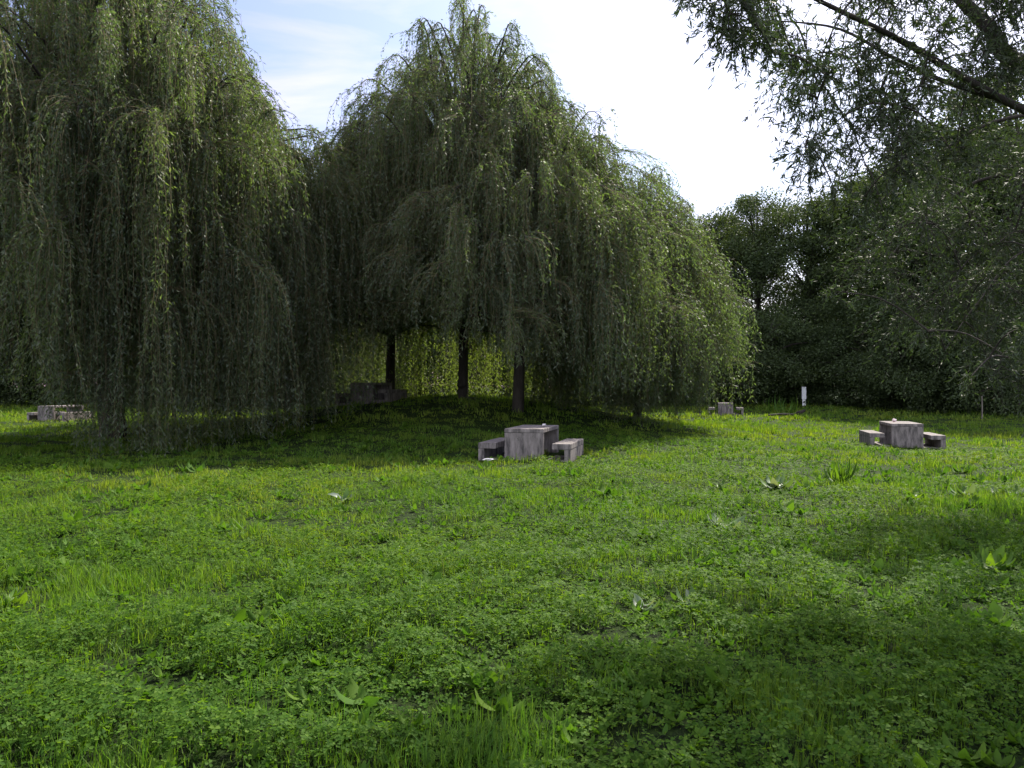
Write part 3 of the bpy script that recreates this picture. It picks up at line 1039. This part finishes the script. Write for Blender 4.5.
WEEDS = [
    (402, 556, 7, 0.24, 0.55, 'broad leaved weed with a glossy grey leaf, left of the lawn centre'),
    (690, 606, 5, 0.20, 0.6, 'weed with shiny whitish leaves standing alone in the front lawn'),
    (643, 612, 4, 0.17, 0.6, 'small weed with one pale leaf, left of the whitish leaved weed'),
    (838, 484, 24, 0.46, 0.2, 'tall bright green dock plant below the open lawn table'),
    (776, 488, 10, 0.38, 0.6, 'spreading weed with pale leaves left of the tall dock plant'),
    (806, 490, 7, 0.30, 0.6, 'flat weed squeezed between the spreading weed and the tall dock plant'),
    (722, 528, 8, 0.30, 0.6, 'wide weed with grey leaves on the slope below the nearest table'),
    (992, 572, 14, 0.34, 0.45, 'dark dense weed clump near the right edge'),
    (968, 497, 8, 0.34, 0.6, 'pale leaved weed at the right above the dense clump'),
    (915, 500, 7, 0.28, 0.6, 'low weed left of the pale leaved weed at the right'),
    (1010, 496, 7, 0.34, 0.6, 'weed touching the right edge beside the pale leaved one'),
    (343, 503, 7, 0.26, 0.6, 'grey leaved weed in the yellowish grass at the left'),
    (210, 535, 5, 0.20, 0.6, 'small dark weed in the lawn below the big left willow'),
    (597, 540, 6, 0.26, 0.35, 'upright yellow green weed in the lawn under the nearest table'),
    (12, 604, 9, 0.30, 0.5, 'dark weed at the left edge of the front lawn'),
    (720, 488, 6, 0.26, 0.5, 'small weed between the two sunny picnic tables'),
]
for i, wdt in enumerate(WEEDS):
    wdt = wdt[:3] + (wdt[3] * 0.85, wdt[4] * 0.72) + wdt[5:]
    weed(*wdt, tilt=(0.08, 0.6) if i != 3 else (0.4, 1.15), seed=i,
         mat='sheen_weed' if i in (0, 1, 2, 4, 6, 8, 10, 11) else 'weed')

# tufts of taller grass: each a clump one can point at
def tuft(px, py, n, h, label, name='grass_tuft', mat='grass', spread=0.14, cat='grass tuft', w=0.0038):
    Y = 6.0
    for _ in range(40):
        Y = 0.6 * Y + 0.4 * (CAM_Z - gzf(pX(px, Y), Y)) * F_PX / (py - HOR)
    X = pX(px, Y)
    r = np.random.default_rng(int(px * 7 + py))
    az = r.uniform(0, 2 * PI, n)
    rad = spread * np.sqrt(r.random(n))
    dx, dy = np.cos(az) * rad, np.sin(az) * rad
    tilt = np.clip(0.25 + rad / spread * 0.75 + r.normal(0, 0.3, n), 0, 1.35)
    a2 = az + r.normal(0, 0.5, n)
    fwd = np.stack([np.cos(a2), np.sin(a2), np.zeros(n)], 1)
    Z = norm(fwd * np.sin(tilt)[:, None] + np.array([0, 0, 1.0]) * np.cos(tilt)[:, None])
    Xv = np.stack([-np.sin(a2), np.cos(a2), np.zeros(n)], 1)
    hh = h * (0.72 if name == 'grass_tuft' and w < 0.01 else 1.0) * r.uniform(0.35, 1.15, n)
    z0 = gz(X + dx, Y + dy) - gzf(X, Y)
    tbt = Batch()
    BL5 = [(-.5, 0, 0), (.5, 0, 0), (.48, .04, .35), (-.48, .04, .35), (.36, .18, .68), (-.36, .18, .68), (0, .62, .86)]
    tbt.add(BL5, [(0, 1, 2, 3), (3, 2, 4, 5), (5, 4, 6)], np.stack([dx, dy, z0 - 0.01], 1), Xv, np.cross(Z, Xv), Z,
            w * r.uniform(0.7, 1.3, n), hh * 0.9, hh, np.clip(r.normal(0.22, 0.15, n), 0, 1))
    o = tbt.build(name, M[mat])
    o.location = (X, Y, gzf(X, Y))
    tag(o, label, cat, 'taller grass tufts')


tuft(500, 752, 420, 0.26, 'tall pale grass tuft at the bottom centre of the lawn', spread=0.26)
tuft(425, 755, 300, 0.22, 'tall grass tuft left of the bottom centre tuft', spread=0.24)
tuft(515, 765, 260, 0.25, 'grass tuft cut off by the bottom edge near the centre', spread=0.22)
tuft(320, 745, 260, 0.19, 'leaning grass tuft in the bottom left part of the lawn', spread=0.24)
tuft(250, 700, 240, 0.17, 'yellowish grass tuft in the front left lawn', spread=0.25)
tuft(60, 752, 260, 0.18, 'grass tuft in the bottom left corner', spread=0.26)
tuft(610, 690, 140, 0.19, 'fine grass tuft in clover right of the bottom centre', spread=0.2)
tuft(785, 690, 150, 0.22, 'upright grass tuft in the front right lawn', spread=0.16)
tuft(760, 640, 130, 0.2, 'bright grass tuft in the front lawn above the upright one', spread=0.2)
tuft(950, 640, 120, 0.2, 'thin grass tuft in the dark right part of the lawn', spread=0.2)
tuft(784, 413, 60, 1.15, 'tall pale grass stalks standing left of the small white sign', spread=0.9, cat='tall grass', w=0.05)

# ------------------------------------------------------------------ small far things
def ground_at(px, py):
    Y = 30.0
    for _ in range(60):
        Y = 0.7 * Y + 0.3 * (CAM_Z - gzf(pX(px, Y), Y)) * F_PX / (py - HOR)
    return pX(px, Y), Y


sx, sy = pX(804, 54), 54.0
szg = gzf(sx, sy)
sign = empty('info_sign', (sx, sy, szg), R_(8))
tag(sign, 'small white notice board on a post before the dark woods', 'sign')
box_part('post', M['grey_wood'], sign, -0.05, 0.05, 0.03, 0.11, -0.3, 1.32, 0.01, 21)
box_part('board', M['white_board'], sign, -0.15, 0.15, -0.012, 0.012, 0.55, 1.38, 0.004, 22)
box_part('lower_plate', M['white_board'], sign, -0.115, 0.115, -0.010, 0.010, 0.12, 0.53, 0.004, 23)
pm = bmesh.new()
vs = [pm.verts.new(c) for c in ((-0.09, -0.014, 0.30), (0.03, -0.014, 0.26), (0.09, -0.014, 0.40), (0.02, -0.014, 0.44), (-0.05, -0.014, 0.40))]
pm.faces.new(vs)
fv = pm.faces[:] if hasattr(pm.faces, '__getitem__') else list(pm.faces)
ex = bmesh.ops.extrude_face_region(pm, geom=list(pm.faces))
for v in [g for g in ex['geom'] if isinstance(g, bmesh.types.BMVert)]:
    v.co.y -= 0.003
me = bpy.data.meshes.new('dark_mark')
pm.to_mesh(me)
pm.free()
me.materials.append(M['dark_print'])
link(bpy.data.objects.new('dark_mark', me), sign)

lx, ly = pX(788, 45), 45.0
lz = gzf(lx, ly)
lg = empty('fallen_branch', (lx, ly, lz))
tag(lg, 'dark broken branch lying in the far lawn before the white sign', 'branch')
q = Batch()
q.tubes(curve_pts([(-1.1, 0, 0.10), (-0.3, 0.1, 0.16), (0.4, 0.0, 0.14), (0.95, 0.1, 0.36)], 14)[None], np.linspace(0.05, 0.09, 14)[None], 8)
q.build('stem', M['bark'], lg)
q = Batch()
q.tubes(np.array([curve_pts([(0.3, 0, 0.15), (0.6, -0.2, 0.34), (0.9, -0.3, 0.40)], 8),
                  curve_pts([(0.0, 0.05, 0.15), (0.5, 0.3, 0.18), (0.7, 0.5, 0.30)], 8)]), np.linspace(0.05, 0.02, 8)[None].repeat(2, 0), 6)
q.build('side_twigs', M['bark'], lg)

px_, py_ = pX(982, 40), 40.0
st = Batch()
st.tubes(np.array([[(0, 0, -0.3), (0.01, 0, 0.5), (0.0, 0, 1.15)]]), np.array([[0.03, 0.028, 0.025]]), 7)
o = st.build('stake', M['grey_wood'])
o.location = (px_, py_, gzf(px_, py_))
tag(o, 'thin wooden stake at the right edge of the lawn', 'stake')

# ------------------------------------------------------------------ sky, sun, camera
w = bpy.data.worlds.new('World')
sc.world = w
w.use_nodes = True
nt = w.node_tree
N, L = nt.nodes, nt.links
N.clear()
sky = N.new('ShaderNodeTexSky')
sky.sky_type = 'NISHITA'
sky.sun_disc = False
sky.sun_elevation = SUN_EL
sky.sun_rotation = SUN_AZ
sky.air_density = 1.2
sky.dust_density = 2.6
sky.ozone_density = 6.0
sky.altitude = 100
tc = N.new('ShaderNodeTexCoord')
sep = N.new('ShaderNodeSeparateXYZ')
L.new(tc.outputs['Generated'], sep.inputs[0])
# thin cloud sheet: direction projected on a plane overhead
addz = N.new('ShaderNodeMath'); addz.operation = 'ADD'; addz.inputs[1].default_value = 0.18
L.new(sep.outputs['Z'], addz.inputs[0])
dv = N.new('ShaderNodeCombineXYZ')
for k in 'XY':
    d = N.new('ShaderNodeMath'); d.operation = 'DIVIDE'
    L.new(sep.outputs[k], d.inputs[0]); L.new(addz.outputs[0], d.inputs[1])
    L.new(d.outputs[0], dv.inputs[k])
mp = N.new('ShaderNodeMapping')
mp.inputs['Rotation'].default_value = (0, 0, 0.7)
mp.inputs['Scale'].default_value = (1.0, 2.0, 1)
L.new(dv.outputs[0], mp.inputs[0])
cn = noise(N, L, mp.outputs[0], 1.5, 9, 0.55)
cn.inputs['Distortion'].default_value = 0.6
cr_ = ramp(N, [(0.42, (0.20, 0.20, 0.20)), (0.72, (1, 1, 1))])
# bright unseen clouds added opposite the sun to fill light onto the willow fronts
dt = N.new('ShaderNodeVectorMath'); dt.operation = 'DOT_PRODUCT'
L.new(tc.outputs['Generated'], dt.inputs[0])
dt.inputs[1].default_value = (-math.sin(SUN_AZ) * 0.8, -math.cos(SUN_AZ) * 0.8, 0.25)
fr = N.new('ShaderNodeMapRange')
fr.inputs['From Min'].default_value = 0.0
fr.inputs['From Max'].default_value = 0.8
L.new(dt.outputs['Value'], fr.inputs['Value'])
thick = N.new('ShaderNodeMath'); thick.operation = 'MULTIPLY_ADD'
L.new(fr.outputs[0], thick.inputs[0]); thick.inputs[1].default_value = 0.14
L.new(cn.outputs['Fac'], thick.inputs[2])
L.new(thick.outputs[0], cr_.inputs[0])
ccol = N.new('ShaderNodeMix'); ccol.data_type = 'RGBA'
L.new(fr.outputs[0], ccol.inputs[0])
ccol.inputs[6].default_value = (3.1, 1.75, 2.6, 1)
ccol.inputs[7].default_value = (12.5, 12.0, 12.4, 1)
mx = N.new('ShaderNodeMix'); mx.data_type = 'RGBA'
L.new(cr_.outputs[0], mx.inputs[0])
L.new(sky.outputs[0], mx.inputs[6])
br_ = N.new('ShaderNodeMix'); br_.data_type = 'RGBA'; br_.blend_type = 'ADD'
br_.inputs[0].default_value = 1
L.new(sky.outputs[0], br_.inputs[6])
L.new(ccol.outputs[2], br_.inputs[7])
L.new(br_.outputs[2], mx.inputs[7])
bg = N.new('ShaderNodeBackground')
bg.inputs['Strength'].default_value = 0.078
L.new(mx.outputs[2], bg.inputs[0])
wo = N.new('ShaderNodeOutputWorld')
L.new(bg.outputs[0], wo.inputs[0])

sl = bpy.data.lights.new('sun', 'SUN')
sl.energy = 4.8
sl.angle = R_(0.5)
sl.color = (1.0, 0.93, 0.80)
so = link(bpy.data.objects.new('sun', sl))
sd = Vector((math.sin(SUN_AZ) * math.cos(SUN_EL), math.cos(SUN_AZ) * math.cos(SUN_EL), math.sin(SUN_EL)))
so.rotation_euler = sd.to_track_quat('Z', 'Y').to_euler()
so.location = sd * 60

cam = bpy.data.cameras.new('camera')
cam.sensor_width = 36
cam.lens = 36 * F_PX / 1024
cam.clip_end = 3000
cam.clip_start = 0.05
co = link(bpy.data.objects.new('camera', cam))
co.location = (0, 0, CAM_Z)
co.rotation_euler = (PI / 2 + math.atan((HOR - 384) / F_PX), 0, 0)
sc.camera = co

sc.view_settings.view_transform = 'Standard'
sc.view_settings.look = 'None'
sc.view_settings.gamma = 1
sc.view_settings.exposure = 1.22
cy = sc.cycles
cy.max_bounces = 10
cy.diffuse_bounces = 8
cy.glossy_bounces = 2
cy.transmission_bounces = 8
cy.transparent_max_bounces = 4
cy.caustics_reflective = False
cy.caustics_refractive = False
cy.sample_clamp_indirect = 4
cy.use_denoising = True
cy.denoiser = "OPENIMAGEDENOISE"
